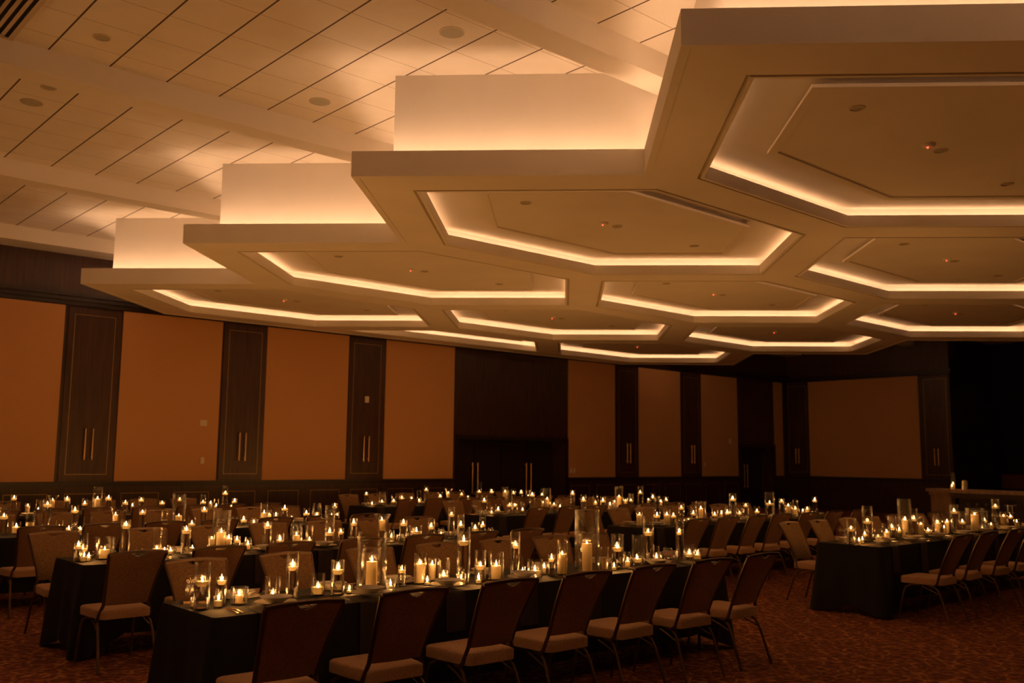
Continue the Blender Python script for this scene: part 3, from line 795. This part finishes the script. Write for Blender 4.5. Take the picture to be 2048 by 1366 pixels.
ITEMS = {
'T1':[(2.52,5.72,0.062,0.031,'VO',0.038,0.027),(2.52,5.63,0.281,0.048,'FL',0.167,0.041),(2.688,5.724,0.171,0.035,'FL',0.149,0.03),(2.636,5.646,0.07,0.032,'VO',0.042,0.027),(2.791,5.68,0.108,0.055,'PI',0.058,0.024),(3.054,5.74,0.147,0.05,'LO',0.032,0.03),(3.176,5.71,0.301,0.042,'FL',0.203,0.029),(3.376,5.72,0.145,0.048,'LO',0.056,0.045),(3.492,5.66,0.233,0.047,'FL',0.166,0.04),(3.593,5.67,0.064,0.026,'VO',0.02,0.02),(3.752,5.64,0.41,0.103,'PI',0.208,0.039),(3.929,5.66,0.062,0.027,'VO',0.024,0.023),(4.08,5.74,0.153,0.031,'FL',0.117,0.026),(4.265,5.768,0.224,0.047,'PI',0.148,0.039),(4.44,5.85,0.171,0.033,'PI',0.123,0.027),(4.269,5.682,0.061,0.026,'VO',0.022,0.013),(4.388,5.64,0.189,0.045,'LO',0.062,0.041),(4.525,5.58,0.418,0.051,'FL',0.311,0.044),(4.441,5.5,0.09,0.037,'VO',0.05,0.032),(4.732,5.63,0.232,0.045,'FL',0.112,0.038),(4.617,5.51,0.066,0.028,'VO',0.029,0.024),(4.867,5.6,0.212,0.061,'PI',0.109,0.039),(5.172,5.719,0.346,0.041,'FL',0.235,0.026),(5.183,5.641,0.055,0.026,'VO',0.027,0.014),(5.261,5.58,0.133,0.063,'LO',0.047,0.051),(5.386,5.52,0.172,0.032,'FL',0.133,0.024),(5.389,5.61,0.079,0.026,'VO',0.055,0.019),(5.505,5.52,0.277,0.045,'PI',0.166,0.039),(5.797,5.52,0.515,0.103,'PI',0.236,0.042),(6.011,5.52,0.194,0.034,'XX',0,0),(6.175,5.52,0.295,0.054,'FL',0.178,0.046),(6.064,5.46,0.073,0.026,'VO',0.029,0.022),(6.304,5.52,0.138,0.037,'TA',0.058,0.022),(6.494,5.57,0.269,0.049,'LO',0.061,0.042),(6.704,5.62,0.426,0.05,'FL',0.279,0.043),(6.828,5.63,0.152,0.026,'PI',0.049,0.018),(6.856,5.52,0.14,0.068,'BX',0,0),(7.03,5.52,0.369,0.039,'FL',0.271,0.025),(7.209,5.55,0.155,0.045,'LO',0.064,0.039),(7.33,5.55,0.104,0.048,'VO',0.049,0.041)],
'T2':[(2.776,8.761,0.169,0.036,'FL',0.13,0.031),(2.834,8.835,0.239,0.047,'FL',0.1,0.041),(2.801,8.688,0.069,0.031,'VO',0.044,0.027),(2.857,8.727,0.05,0.026,'VO',0.03,0.015),(3.017,8.811,0.196,0.085,'PI',0.085,0.044),(3.216,8.878,0.338,0.045,'FL',0.282,0.039),(3.549,8.966,0.247,0.048,'LO',0.054,0.042),(3.629,8.833,0.091,0.054,'BO',0.041,0),(3.549,8.788,0.072,0.026,'VO',0.045,0.018),(3.753,8.798,0.262,0.046,'FL',0.22,0.039),(3.847,8.856,0.056,0.026,'VO',0.033,0.017),(4.16,8.914,0.395,0.084,'PI',0.182,0.046),(4.022,8.825,0.172,0.033,'PI',0.132,0.028),(4.178,8.786,0.179,0.031,'PI',0.129,0.026),(4.29,8.836,0.142,0.035,'FL',0.103,0.03),(4.395,8.813,0.129,0.047,'TA',0.057,0.022),(4.633,8.876,0.268,0.046,'FL',0.223,0.039),(4.757,8.837,0.154,0.043,'LO',0.079,0.037),(4.969,8.881,0.264,0.073,'TA',0.117,0.034),(5.067,8.788,0.221,0.04,'LO',0.067,0.034),(5.247,8.693,0.422,0.052,'FL',0.142,0.045),(5.419,8.747,0.179,0.034,'FL',0.138,0.029),(5.606,8.799,0.272,0.043,'FL',0.22,0.037),(5.958,8.777,0.306,0.098,'HU',0.243,0.041),(6.104,8.798,0.133,0.038,'TA',0.053,0.019),(6.158,8.655,0.243,0.044,'FL',0.206,0.038),(6.194,8.743,0.073,0.036,'VO',0.047,0.031),(6.393,8.754,0.167,0.078,'LO',0.102,0.055),(6.597,8.726,0.24,0.042,'FL',0.147,0.036),(6.697,8.67,0.136,0.06,'BO',0.053,0),(6.882,8.721,0.359,0.04,'FL',0.275,0.034),(6.97,8.655,0.276,0.043,'LO',0.152,0.037),(7.307,8.799,0.167,0.047,'LO',0.093,0.04),(7.431,8.806,0.317,0.041,'FL',0.133,0.035),(7.479,8.714,0.102,0.051,'BO',0.056,0)],
'T3':[(2.975,12.041,0.311,0.05,'FL',0.207,0.043),(3.131,12.12,0.143,0.053,'PI',0.08,0.038),(3.273,12.087,0.261,0.051,'XX',0,0),(3.462,12.14,0.393,0.052,'FL',0.327,0.044),(3.574,12.009,0.145,0.047,'PI',0.064,0.027),(3.752,12.056,0.316,0.046,'FL',0.25,0.039),(3.865,11.925,0.182,0.048,'LO',0.053,0.041),(3.654,11.922,0.069,0.032,'VO',0.04,0.028),(3.775,11.893,0.069,0.027,'VO',0.035,0.023),(4.193,11.942,0.291,0.087,'HU',0.194,0.04),(4.495,11.872,0.26,0.043,'FL',0.217,0.037),(4.81,11.958,0.227,0.044,'XX',0,0),(4.954,11.867,0.434,0.08,'PI',0.163,0.039),(5.129,11.863,0.146,0.049,'LO',0.057,0.042),(5.317,11.926,0.271,0.045,'FL',0.221,0.039),(5.718,11.868,0.123,0.056,'TA',0.045,0.026),(5.874,11.926,0.151,0.044,'LO',0.072,0.038),(6.006,11.9,0.098,0.047,'BO',0.046,0),(6.156,11.908,0.294,0.051,'PI',0.16,0.034),(6.329,12.085,0.19,0.031,'PI',0.122,0.024),(6.306,11.853,0.16,0.034,'VO',0.12,0.029),(6.454,11.89,0.229,0.045,'FL',0.209,0.039),(6.579,11.909,0.116,0.042,'TA',0.062,0.018),(6.816,11.928,0.207,0.042,'FL',0.132,0.036),(7.003,11.962,0.268,0.076,'TA',0.105,0.036),(7.28,11.858,0.148,0.029,'FL',0.078,0.025),(7.28,12.02,0.167,0.029,'LO',0.068,0.025),(7.28,11.939,0.258,0.04,'FL',0.215,0.034)],
'T4':[(3.862,15.165,0.32,0.043,'FL',0.277,0.037),(4.071,15.224,0.2,0.037,'VO',0.157,0.031),(4.177,15.087,0.256,0.033,'LO',0.098,0.028),(4.368,15.08,0.317,0.085,'HU',0.245,0.03),(4.58,15.109,0.284,0.045,'FL',0.247,0.039),(4.866,15.2,0.249,0.045,'FL',0.175,0.039),(5.042,15.175,0.426,0.076,'PI',0.246,0.042),(5.184,15.11,0.287,0.046,'FL',0.25,0.04),(5.448,15.126,0.214,0.047,'FL',0.176,0.04),(5.554,15.1,0.181,0.031,'VO',0.127,0.027),(5.704,15.148,0.27,0.043,'FL',0.216,0.037),(6.011,15.077,0.201,0.048,'FL',0.162,0.041),(6.343,15.189,0.274,0.036,'LO',0.203,0.031),(6.755,15.222,0.283,0.045,'LO',0.154,0.039),(6.89,15.232,0.167,0.037,'VO',0.127,0.032),(6.978,15.195,0.206,0.046,'LO',0.083,0.039),(7.146,15.233,0.416,0.05,'FL',0.293,0.043),(7.23,15.046,0.206,0.046,'FL',0.165,0.04),(7.23,15.146,0.14,0.038,'TA',0.082,0.017)],
'O':[(10.033,15.334,0.265,0.042,'FL',0.228,0.037),(10.147,15.302,0.117,0.061,'BO',0.062,0),(10.333,15.24,0.271,0.071,'LO',0.075,0.061),(10.662,15.33,0.201,0.048,'LO',0.078,0.041),(10.812,15.275,0.236,0.058,'TA',0.141,0.024),(11.101,15.344,0.165,0.039,'VO',0.107,0.034),(11.193,15.22,0.277,0.044,'LO',0.074,0.038),(11.351,15.203,0.37,0.045,'FL',0.292,0.038),(11.733,15.246,0.237,0.045,'FL',0.148,0.039),(11.904,15.203,0.31,0.091,'HU',0.22,0.041),(12.279,15.235,0.27,0.041,'FL',0.18,0.035),(12.532,15.334,0.172,0.041,'VO',0.111,0.035),(12.74,15.226,0.427,0.052,'FL',0.233,0.045),(13.035,15.172,0.289,0.047,'FL',0.227,0.041),(13.419,15.178,0.316,0.069,'PI',0.222,0.042),(13.681,15.199,0.271,0.043,'FL',0.187,0.037),(13.994,15.303,0.246,0.043,'FL',0.193,0.037),(14.136,15.232,0.233,0.049,'LO',0.105,0.042),(14.546,15.219,0.28,0.044,'FL',0.129,0.038)],
'N':[(10.085,11.922,0.325,0.05,'FL',0.235,0.043),(10.307,11.992,0.145,0.049,'BO',0.081,0),(10.363,11.892,0.169,0.045,'LO',0.081,0.039),(10.656,11.935,0.407,0.051,'FL',0.149,0.044),(10.685,11.83,0.198,0.038,'FL',0.148,0.033),(10.873,11.849,0.2,0.034,'LO',0.067,0.029),(11.119,11.879,0.362,0.047,'FL',0.312,0.041),(11.496,11.901,0.423,0.069,'PI',0.236,0.034),(11.511,12.016,0.215,0.035,'VO',0.163,0.03),(11.547,11.78,0.205,0.052,'FL',0.145,0.045),(11.825,11.913,0.181,0.035,'LO',0.095,0.03),(12.091,11.867,0.375,0.044,'FL',0.323,0.038),(12.51,12,0.291,0.049,'FL',0.194,0.043),(12.662,11.846,0.286,0.064,'TA',0.152,0.032),(12.932,11.91,0.254,0.05,'FL',0.174,0.043),(13.183,11.966,0.134,0.041,'VO',0.089,0.035),(13.208,11.875,0.19,0.042,'VO',0.145,0.036),(13.478,12.006,0.426,0.078,'PI',0.236,0.042),(13.523,11.884,0.22,0.042,'PI',0.165,0.028),(13.653,11.861,0.294,0.047,'LO',0.165,0.04),(13.96,11.89,0.427,0.052,'FL',0.306,0.045),(14.119,11.826,0.201,0.038,'VO',0.164,0.033),(14.331,11.892,0.301,0.043,'LO',0.207,0.037),(14.536,11.862,0.219,0.097,'PI',0.124,0.029),(14.83,11.971,0.212,0.044,'FL',0.144,0.038)],
'M':[(10.321,8.811,0.236,0.045,'PI',0.161,0.038),(10.636,8.755,0.416,0.049,'FL',0.141,0.042),(10.761,8.675,0.238,0.046,'PI',0.154,0.039),(10.956,8.713,0.164,0.043,'FL',0.129,0.037),(11.138,8.711,0.313,0.043,'FL',0.243,0.037),(11.295,8.705,0.11,0.051,'BO',0.06,0),(11.419,8.709,0.264,0.044,'FL',0.149,0.038),(11.745,8.818,0.31,0.077,'PI',0.208,0.033),(11.926,8.694,0.213,0.045,'FL',0.117,0.039),(12.069,8.679,0.178,0.03,'VO',0.126,0.026),(12.468,8.852,0.239,0.042,'FL',0.119,0.036),(12.455,8.741,0.426,0.054,'FL',0.336,0.046),(12.768,8.838,0.19,0.043,'LO',0.106,0.037),(12.799,8.739,0.274,0.043,'FL',0.228,0.037),(13.229,8.823,0.206,0.047,'LO',0.122,0.041),(13.536,8.781,0.424,0.076,'FL',0.243,0.065),(13.926,8.804,0.315,0.045,'FL',0.267,0.038),(14.11,8.797,0.247,0.053,'PI',0.191,0.037),(14.255,8.754,0.29,0.062,'TA',0.137,0.033),(14.375,8.686,0.138,0.033,'VO',0.097,0.029),(14.55,8.706,0.175,0.046,'VO',0.126,0.04),(14.88,8.758,0.328,0.047,'FL',0.261,0.04),(14.874,8.884,0.148,0.056,'BO',0.081,0)],
'R':[(10.171,5.538,0.279,0.052,'FL',0.172,0.045),(10.17,5.442,0.064,0.026,'VO',0.042,0.02),(10.37,5.51,0.074,0.026,'VO',0.04,0.023),(10.579,5.589,0.162,0.036,'LO',0.092,0.031),(10.71,5.621,0.414,0.06,'FL',0.233,0.051),(10.866,5.57,0.146,0.045,'LO',0.047,0.039),(11.016,5.54,0.207,0.051,'PI',0.1,0.039),(11.155,5.54,0.28,0.049,'FL',0.149,0.042),(11.293,5.52,0.198,0.034,'FL',0.108,0.029),(11.511,5.55,0.481,0.081,'PI',0.225,0.04),(11.688,5.52,0.362,0.044,'FL',0.233,0.038),(11.836,5.5,0.253,0.038,'PI',0.166,0.032),(12.162,5.56,0.139,0.052,'LO',0.063,0.044),(12.345,5.52,0.292,0.068,'TA',0.159,0.033),(12.582,5.54,0.129,0.026,'VO',0.084,0.023),(12.717,5.56,0.227,0.037,'PI',0.156,0.027),(12.805,5.5,0.384,0.057,'FL',0.293,0.049),(13.077,5.51,0.284,0.047,'FL',0.145,0.041),(13.403,5.48,0.323,0.12,'PI',0.235,0.052),(13.609,5.47,0.129,0.035,'BO',0.068,0),(13.717,5.48,0.287,0.045,'LO',0.143,0.039),(13.913,5.47,0.11,0.032,'VO',0.076,0.027),(14.086,5.47,0.431,0.057,'FL',0.326,0.049),(14.272,5.44,0.259,0.05,'PI',0.189,0.039),(14.578,5.46,0.335,0.044,'FL',0.164,0.038),(14.664,5.41,0.135,0.036,'VO',0.092,0.031)],
}
GL_NAME = {'FL': 'cylinder_vase', 'LO': 'cylinder_vase', 'XX': 'cylinder_vase', 'PI': 'cylinder_vase', 'TA': 'tapered_vase', 'HU': 'hurricane_vase', 'BO': 'fish_bowl', 'BX': 'fish_bowl', 'VO': 'votive_holder'}
GCACHE = {}
for tn, items in ITEMS.items():
    x0, yf, x1, yb, words = TABLES[tn][:5]
    items = sorted(items)
    kinds = {}
    def cls(it):
        x, y, H, R, k, cz, cr = it
        if k == 'FL' or (k == 'LO' and cz > .06): return ('tall water-filled glass cylinder' if H > .30 else 'mid-height water-filled glass cylinder' if H > .2 else 'short water-filled glass cylinder')
        if k == 'LO': return 'dry glass cylinder with low candle'
        if k == 'XX': return 'clear glass cylinder with unlit candle'
        if k == 'PI': return 'large pillar candle cylinder' if R > .055 else 'slim pillar candle cylinder'
        if k == 'TA': return 'narrow-mouthed tapered glass vase'
        if k == 'HU': return 'flared hurricane vase'
        if k == 'BX': return 'empty round glass bowl'
        if k == 'BO': return 'round glass fish bowl'
        return 'small glass votive cup'
    tot = {}
    for it in items: tot[cls(it)] = tot.get(cls(it), 0) + 1
    for it in items:
        x, y, H, R, k, cz, cr = it
        c_ = cls(it); kinds[c_] = kinds.get(c_, 0) + 1
        if tot[c_] > 1: which = '%s %s from left' % (ORD[kinds[c_] - 1], c_)
        else: which = 'only ' + c_
        lab = '%s on the %s' % (which, words)
        R = max(R, .026)
        gk = (k, R, H)
        if gk not in GCACHE:
            pr, bs, wl_ = vase_profile(k, R, H)
            if tn not in ('T1', 'T2', 'R'):      # far glasses: a few pixels wide, one skin is enough
                pr = pr[:next(q for q in range(len(pr) - 1) if abs(pr[q][1] - H) < 1e-6) + 1]
            b = MB(); b.lathe(pr, 32); GCACHE[gk] = (b.mesh(GL_NAME[k], 'glass', 35), bs, wl_)
        me, bs, wl_ = GCACHE[gk]
        g = bpy.data.objects.new(GL_NAME[k], me); C.objects.link(g); g.location = (x, y, TOP)
        tag(g, lab, 'vase' if k not in ('VO', 'BO', 'BX') else 'candle holder' if k == 'VO' else 'glass bowl', 'glassware on the ' + words)
        short = which.replace(' water-filled', ' water').replace(' with low candle', '').replace(' with pillar candle', '').replace('only ', 'the only ').replace(' with unlit candle', '')
        grp = 'candles on the ' + words
        near = tn in ('T1', 'R', 'T2')
        if k == 'BX':
            b = MB(); zw = H * .42; pr2 = [(0, bs + .001)] + [(inner_r(k, R, H, z, wl_) - .0008, z) for z in [bs + .001 + (zw - bs) * q / 6 for q in range(7)]] + [(0, bs + .001 + (zw - bs))]
            b.lathe(pr2, 28); b.build('water', 'water', g, 40)
            continue
        if k == 'XX':
            ri = R - wl_ - .002
            candle('pillar', 'unlit candle in ' + short + ' on the ' + words, x, y, TOP + bs + .0005, ri * .9, H * .45, 0, False, grp)
            continue
        if k == 'FL' or (k == 'LO' and cz > .06):
            ri = R - wl_ - .0012
            hg = min(.030, .012 + cr * .42) if cr > .02 else .016
            cr = min(cr, ri - .001)
            zb = max(cz - hg * .9, bs + .012)
            zw = zb + .0 - .0006
            b = MB(); b.lathe([(0, bs + .0006), (ri, bs + .0006), (ri, zw), (0, zw)], 32); b.build('water', 'water', g, 40)
            offx, offy = (0, 0)
            if cr < ri * .8:
                a = random.uniform(0, 6.28); offx, offy = (ri - cr) * .8 * math.cos(a), (ri - cr) * .8 * math.sin(a)
            candle('float', 'lit floating candle in ' + short + ' on the ' + words, x + offx, y + offy, TOP + zb, cr, hg, 2 if cr > .03 else 1, True, grp)
        elif k == 'LO':
            ri = R - wl_ - .0012; cr = min(cr, ri - .001)
            candle('float', 'lit low candle in ' + short + ' on the ' + words, x, y, TOP + bs + .0004, cr, max(cz - bs, .016), 2, True, grp)
        elif k in ('PI', 'TA', 'HU'):
            zb = bs if k != 'HU' else max(cz - .14, H * .42)
            rr = max(cr, .016)
            rr = min(rr, inner_r(k, R, H, zb + .01, wl_) - .002, inner_r(k, R, H, cz, wl_) - .002)
            candle('pillar', 'lit pillar candle in ' + short + ' on the ' + words, x, y, TOP + zb + .0005, rr, max(cz - zb, .03), 3 if R > .05 else 2, True, grp)
        elif k == 'BO':
            candle('votive', 'lit votive candle in ' + short + ' on the ' + words, x, y, TOP + bs + .0005, min(.019, R * .4), .022, 1, True, grp)
        else:
            hh = max(cz - bs, .012)
            ri = min(inner_r('VO', R, H, bs + .001, wl_), inner_r('VO', R, H, bs + hh, wl_)) - .001
            candle('votive', 'lit votive candle in ' + short + ' on the ' + words, x, y, TOP + bs + .0005, max(ri, .012), hh, 1, True, grp)
# ------------------------------------------------------------------ place settings
pl = MB(); pl.lathe([(0, .002), (.075, .0), (.085, .002), (.128, .012), (.130, .014), (.127, .015), (.086, .006), (0, .005)], 36)
PLATE = pl.mesh('dinner_plate', 'porcelain', 40)
bw = MB(); bw.lathe([(0, 0), (.045, 0), (.048, .003), (.078, .022), (.100, .036), (.102, .038), (.098, .038), (.074, .025), (.045, .008), (0, .006)], 36)
BOWL = bw.mesh('soup_bowl', 'porcelain', 40)
def napkin_mesh(hang):
    b = MB(); nx = 8; w2 = .085
    path = [(.17, .010), (.14, .013), (.09, .008), (.05, .006), (.02, .005), (.0, .004), (-.030, .000), (-.040, -.02), (-.046, -.10), (-.052, -hang)]
    L = []
    for q, (yy, zz) in enumerate(path):
        row = []
        for k in range(nx + 1):
            u = -1 + 2 * k / nx
            row.append((u * w2 * (1 + .03 * math.sin(q)), yy - (.004 * math.sin(u * 4 + q) if zz < -.01 else 0), zz + (.006 * (1 - u * u) * (q < 4))))
        L.append(row)
    n_ = nx + 1
    # two skins
    Lb = [[(x, y + (.004 if z < -.01 else 0), z - (.003 if z >= -.01 else 0)) for x, y, z in row] for row in L]
    ids = []
    for rows_ in (L, Lb):
        r0 = []
        for row in rows_:
            r0.append(list(range(len(b.v), len(b.v) + n_))); b.v += row
        ids.append(r0)
    m_ = len(L)
    for side in (0, 1):
        for q in range(m_ - 1):
            for k in range(nx):
                r = ids[side]; f_ = (r[q][k], r[q][k + 1], r[q + 1][k + 1], r[q + 1][k]); b.f.append(f_ if side == 0 else f_[::-1]); b.mi.append(0)
    A2, B2 = ids
    for q in range(m_ - 1):
        for k in (0, nx): b.f.append((A2[q][k], A2[q + 1][k], B2[q + 1][k], B2[q][k])); b.mi.append(0)
    for k in range(nx):
        for q in (0, m_ - 1): b.f.append((A2[q][k], A2[q][k + 1], B2[q][k + 1], B2[q][k])); b.mi.append(0)
    return b.mesh('napkin', 'napkin_linen', 50)
NAPS = [napkin_mesh(h_) for h_ in (.30, .34, .27)]
def cutlery(kind):
    b = MB(); z = .004
    def strip(pts):   # (y, halfwidth, z)
        L = [[(-hw, y, zz - .001), (hw, y, zz - .001), (hw, y, zz + .001), (-hw, y, zz + .001)] for y, hw, zz in pts]
        r = b.loops(L); b.f.append(tuple(r[0])); b.mi.append(0); b.f.append(tuple(r[-1])); b.mi.append(0)
    if kind == 'fork':
        strip([(-.10, .007, z), (-.06, .005, z + .002), (.0, .003, z + .005), (.03, .004, z + .004), (.045, .011, z + .002), (.06, .0115, z)])
        for k in range(4):
            x = -.0095 + .0063 * k
            b.box(x - .0014, .058, z - .001, x + .0014, .10, z + .003)
    elif kind == 'knife':
        strip([(-.11, .007, z), (-.06, .006, z + .001), (.0, .005, z + .001), (.01, .008, z + .001), (.07, .010, z + .001), (.105, .006, z + .001), (.118, .001, z + .001)])
    else:
        strip([(-.10, .006, z), (-.04, .0035, z + .003), (.03, .003, z + .004)])
        L = []
        for q in range(7):
            a = PI * q / 6; y = .03 + .06 * q / 6; hw = .002 + .0155 * math.sin(a); L.append((y, hw, z + .001 + .002 * abs(math.cos(a))))
        strip(L)
    return b.mesh(kind, 'gold', 40)
CUT = {k_: cutlery(k_) for k_ in ('fork', 'knife', 'spoon')}
tg = MB(); tg.lathe([(0, 0), (.028, 0), (.030, .003), (.034, .085), (.032, .085), (.0285, .010), (0, .009)], 28)
TUMBLER = tg.mesh('drinking_glass', 'glass', 35)
def put(name, me, loc, rz, lab, cat, grp):
    o = bpy.data.objects.new(name, me); C.objects.link(o); o.location = loc; o.rotation_euler = (0, 0, rz)
    return tag(o, lab, cat, grp)
def clear_x(tn, x, y, r, used, span=.2):
    best = None
    for q in range(0, int(span / .01)):
        for s in (1, -1):
            xx = x + s * q * .01
            if all(math.hypot(xx - a, y - b_2) > r + rr + .004 for a, b_2, rr in used): return xx
    return None
SETS = {'T1': (2.92, .70, 7), 'T2': (3.10, .68, 7), 'T3': (2.78, .69, 7), 'T4': (2.78, .69, 7), 'R': (10.5, .70, 7), 'M': (10.42, .69, 7), 'N': (10.3, .69, 7), 'O': (10.2, .69, 7)}
for tn, (xs0, stp, n_) in SETS.items():
    x0, yf, x1, yb, words = TABLES[tn][:5]
    used = [(it[0], it[1], it[3]) for it in ITEMS[tn]]
    for side in ('near', 'far'):
        for q in range(n_):
            if tn in ('T3', 'T4') and q < 1: continue
            xc = xs0 + q * stp; s = 1 if side == 'near' else -1
            y = (yf + .145) if side == 'near' else (yb - .145)
            w_ = ' at %s place from left, %s side of %s' % (ORD[q], side, words)
            hasn = side == 'near'
            if hasn:
                xn = xc - .10
                put('napkin', NAPS[q % 3], (xn, yf + .02, TOP + .001), random.uniform(-.03, .03), 'dark napkin hanging over edge' + w_, 'napkin', 'napkins on the ' + words)
            x = clear_x(tn, xc, y, .131, used, .16)
            if x is None:
                y -= .01 * s
                x = clear_x(tn, xc, y, .104, used, .2)
                if x is None: continue
                put('soup_bowl', BOWL, (x, y, TOP + (.024 if hasn else .0015)), 0, 'white bowl' + w_, 'bowl', 'bowls on the ' + words); used.append((x, y, .104))
            else:
                zp = TOP + (.023 if hasn else .0015)
                put('dinner_plate', PLATE, (x, y, zp), 0, 'white plate under a bowl' + w_, 'plate', 'plates on the ' + words)
                put('soup_bowl', BOWL, (x, y, zp + .0062), 0, 'white bowl' + w_, 'bowl', 'bowls on the ' + words); used.append((x, y, .131))
            if tn in ('T1', 'R', 'T2', 'M') and side == 'near':
                for k_, dx in (('fork', -.285), ('fork', -.255), ('knife', .165), ('spoon', .20)):
                    xx = x + dx; yy = yf + .15
                    if xx < x0 + .03 or xx > x1 - .03: continue
                    if any(abs(xx - a) < rr + .015 and abs(yy - b_2) < rr + .12 for a, b_2, rr in used[:-1]): continue
                    lw_2 = {-.285: 'outer ', -.255: 'inner '}.get(dx, '')
                    put(k_, CUT[k_], (xx, yy, TOP + .001), random.uniform(-.12, .12), lw_2 + 'gold ' + k_ + w_, k_, 'gold cutlery on the ' + words)
            if tn in ('T1', 'T2', 'R') and side == 'near':
                yy = yf + .30
                xx = clear_x(tn, x + .19, yy, .035, used, .10)
                if xx:
                    put('drinking_glass', TUMBLER, (xx, yy, TOP + .0005), 0, 'clear water tumbler' + w_, 'glass', 'tumblers on the ' + words); used.append((xx, yy, .035))

# clear table signs with script lettering
def sign(x, y, rz, text, mirrored, size, lab, w_=.13, h_=.17, zt=.125):
    t = thing('table_sign', lab, 'table sign', (x, y, TOP + .0005), rz)
    b = MB(); b.box(-w_ / 2, -.0015, 0.012, w_ / 2, .0015, h_); b.build('acrylic_sheet', 'glass', t)
    b = MB(); b.box(-w_ / 2 - .006, -.014, 0, w_ / 2 + .006, .014, .012); b.build('foot', 'gold', t)
    cu = bpy.data.curves.new('lettering', 'FONT'); cu.body = text; cu.size = size; cu.align_x = 'CENTER'; cu.extrude = .0004; cu.shear = .35
    cu.materials.append(MATS['porcelain'])
    o = bpy.data.objects.new('lettering', cu); C.objects.link(o); o.parent = t
    o.rotation_euler = (PI / 2, 0, 0); o.location = (0, -.0024, zt)
    if mirrored: o.rotation_euler = (PI / 2, 0, PI); o.location = (0, .0024, zt)
    me = bpy.data.meshes.new_from_object(o); rot, lc = o.rotation_euler.copy(), o.location.copy()
    bpy.data.objects.remove(o)
    me.name = 'lettering'; o = bpy.data.objects.new('lettering', me); C.objects.link(o); o.parent = t; o.rotation_euler = rot; o.location = lc
    return t
VIEW = math.atan2(5.7, 2.6) - PI / 2
sign(2.60, 5.90, -.35, 'Table', True, .050, 'clear acrylic table sign behind the tall vase at near end of front left table')
sign(10.33, 5.72, -.75, 'Table', True, .05, 'clear acrylic table sign at the left end of the front right table')
sign(10.16, 8.92, -.75, '2', False, .09, 'clear acrylic sign reading 2 at the left end of second right table')
sign(10.08, 12.18, -.7, 'Table', False, .045, 'small acrylic table sign at the left end of third right table')

# ------------------------------------------------------------------ bar in the far right corner
bar = thing('bar_counter', 'wooden bar counter with pale end panel at the far right', 'bar', (23.05, 10.0, 0))
def prism(b, poly, z0, z1):
    r = b.loops([[(x, y, z0) for x, y in poly], [(x, y, z1) for x, y in poly]])
    b.f.append(tuple(r[0])); b.mi.append(0); b.f.append(tuple(r[1])); b.mi.append(0)
b = MB(); prism(b, [(0, 0), (0, -5.5), (.7, -5.5), (.7, .2), (.92, .55), (.62, .84)], .98, 1.06)
b.build('countertop', 'pedestal_wood', bar)
b = MB(); prism(b, [(.06, -.02), (.66, .74), (.72, .62), (.2, -.06)], 0, .90)
b.build('end_panel', 'pedestal_wood', bar, label='pale end panel')
b = MB(); prism(b, [(.03, -.0), (.64, .78), (.76, .60), (.2, -.10)], .90, .98)
b.build('cap_molding', 'pedestal_wood', bar)
b = MB(); b.box(.30, -5.5, 0, .66, -.1, .98); b.box(.02, -5.5, .86, .30, -.1, .98)
b.build('body', 'dark_wood', bar)
b = MB(); b.box(.02, -5.5, .545, .30, -.1, .57); b.build('shelf', 'dark_wood', bar)
b = MB(); b.box(.02, -5.5, 0, .05, -.1, .545); b.build('front_panel', 'dark_wood', bar)
wg = MB(); wg.lathe([(0, 0), (.034, .0), (.030, .003), (.005, .008), (.0038, .02), (.0038, .075), (.012, .085), (.034, .110), (.040, .135), (.036, .165), (.031, .185),
                     (.0295, .185), (.0345, .165), (.038, .135), (.032, .112), (.010, .088), (0, .086)], 24)
WG = wg.mesh('wine_glass', 'glass', 35)
for q in range(16):
    put('wine_glass', WG, (23.20, 9.62 - .21 * q, .5705), 0, '%s stemmed wine glass from left on the bar shelf' % ORD[q], 'wine glass', 'stemmed glasses on the bar shelf')
# objects on the bar top
b = MB(); b.lathe([(0, 0), (.055, 0), (.055, .40), (.051, .40), (.051, .008), (0, .008)], 28)
tag(put('cylinder_vase', b.mesh('cylinder_vase', 'glass', 35), (23.35, 10.02, 1.0605), 0, '', 'vase', None), 'tall glass cylinder with candle on the bar end', 'vase')
candle('pillar', 'lit pillar candle inside the tall cylinder on the bar end', 23.35, 10.02, 1.069, .038, .13, 2)
b = MB(); b.lathe([(0, 0), (.045, 0), (.050, .10), (.046, .10), (.042, .008), (0, .008)], 28)
tag(put('votive_holder', b.mesh('votive_holder', 'glass', 35), (23.18, 9.98, 1.0605), 0, '', 'candle holder', None), 'low glass candle cup at the left end of the bar', 'candle holder')
candle('votive', 'lit candle in the low cup at the left end of the bar', 23.18, 9.98, 1.069, .040, .06, 2)
b = MB(); b.lathe([(0, 0), (.07, 0), (.062, .19), (.045, .22), (0, .222)], 28)
tag(b.build('storage_jar', 'porcelain', None, 40), 'pale lidded jar beside the candles on the bar', 'jar').location = (23.30, 9.72, 1.0605)
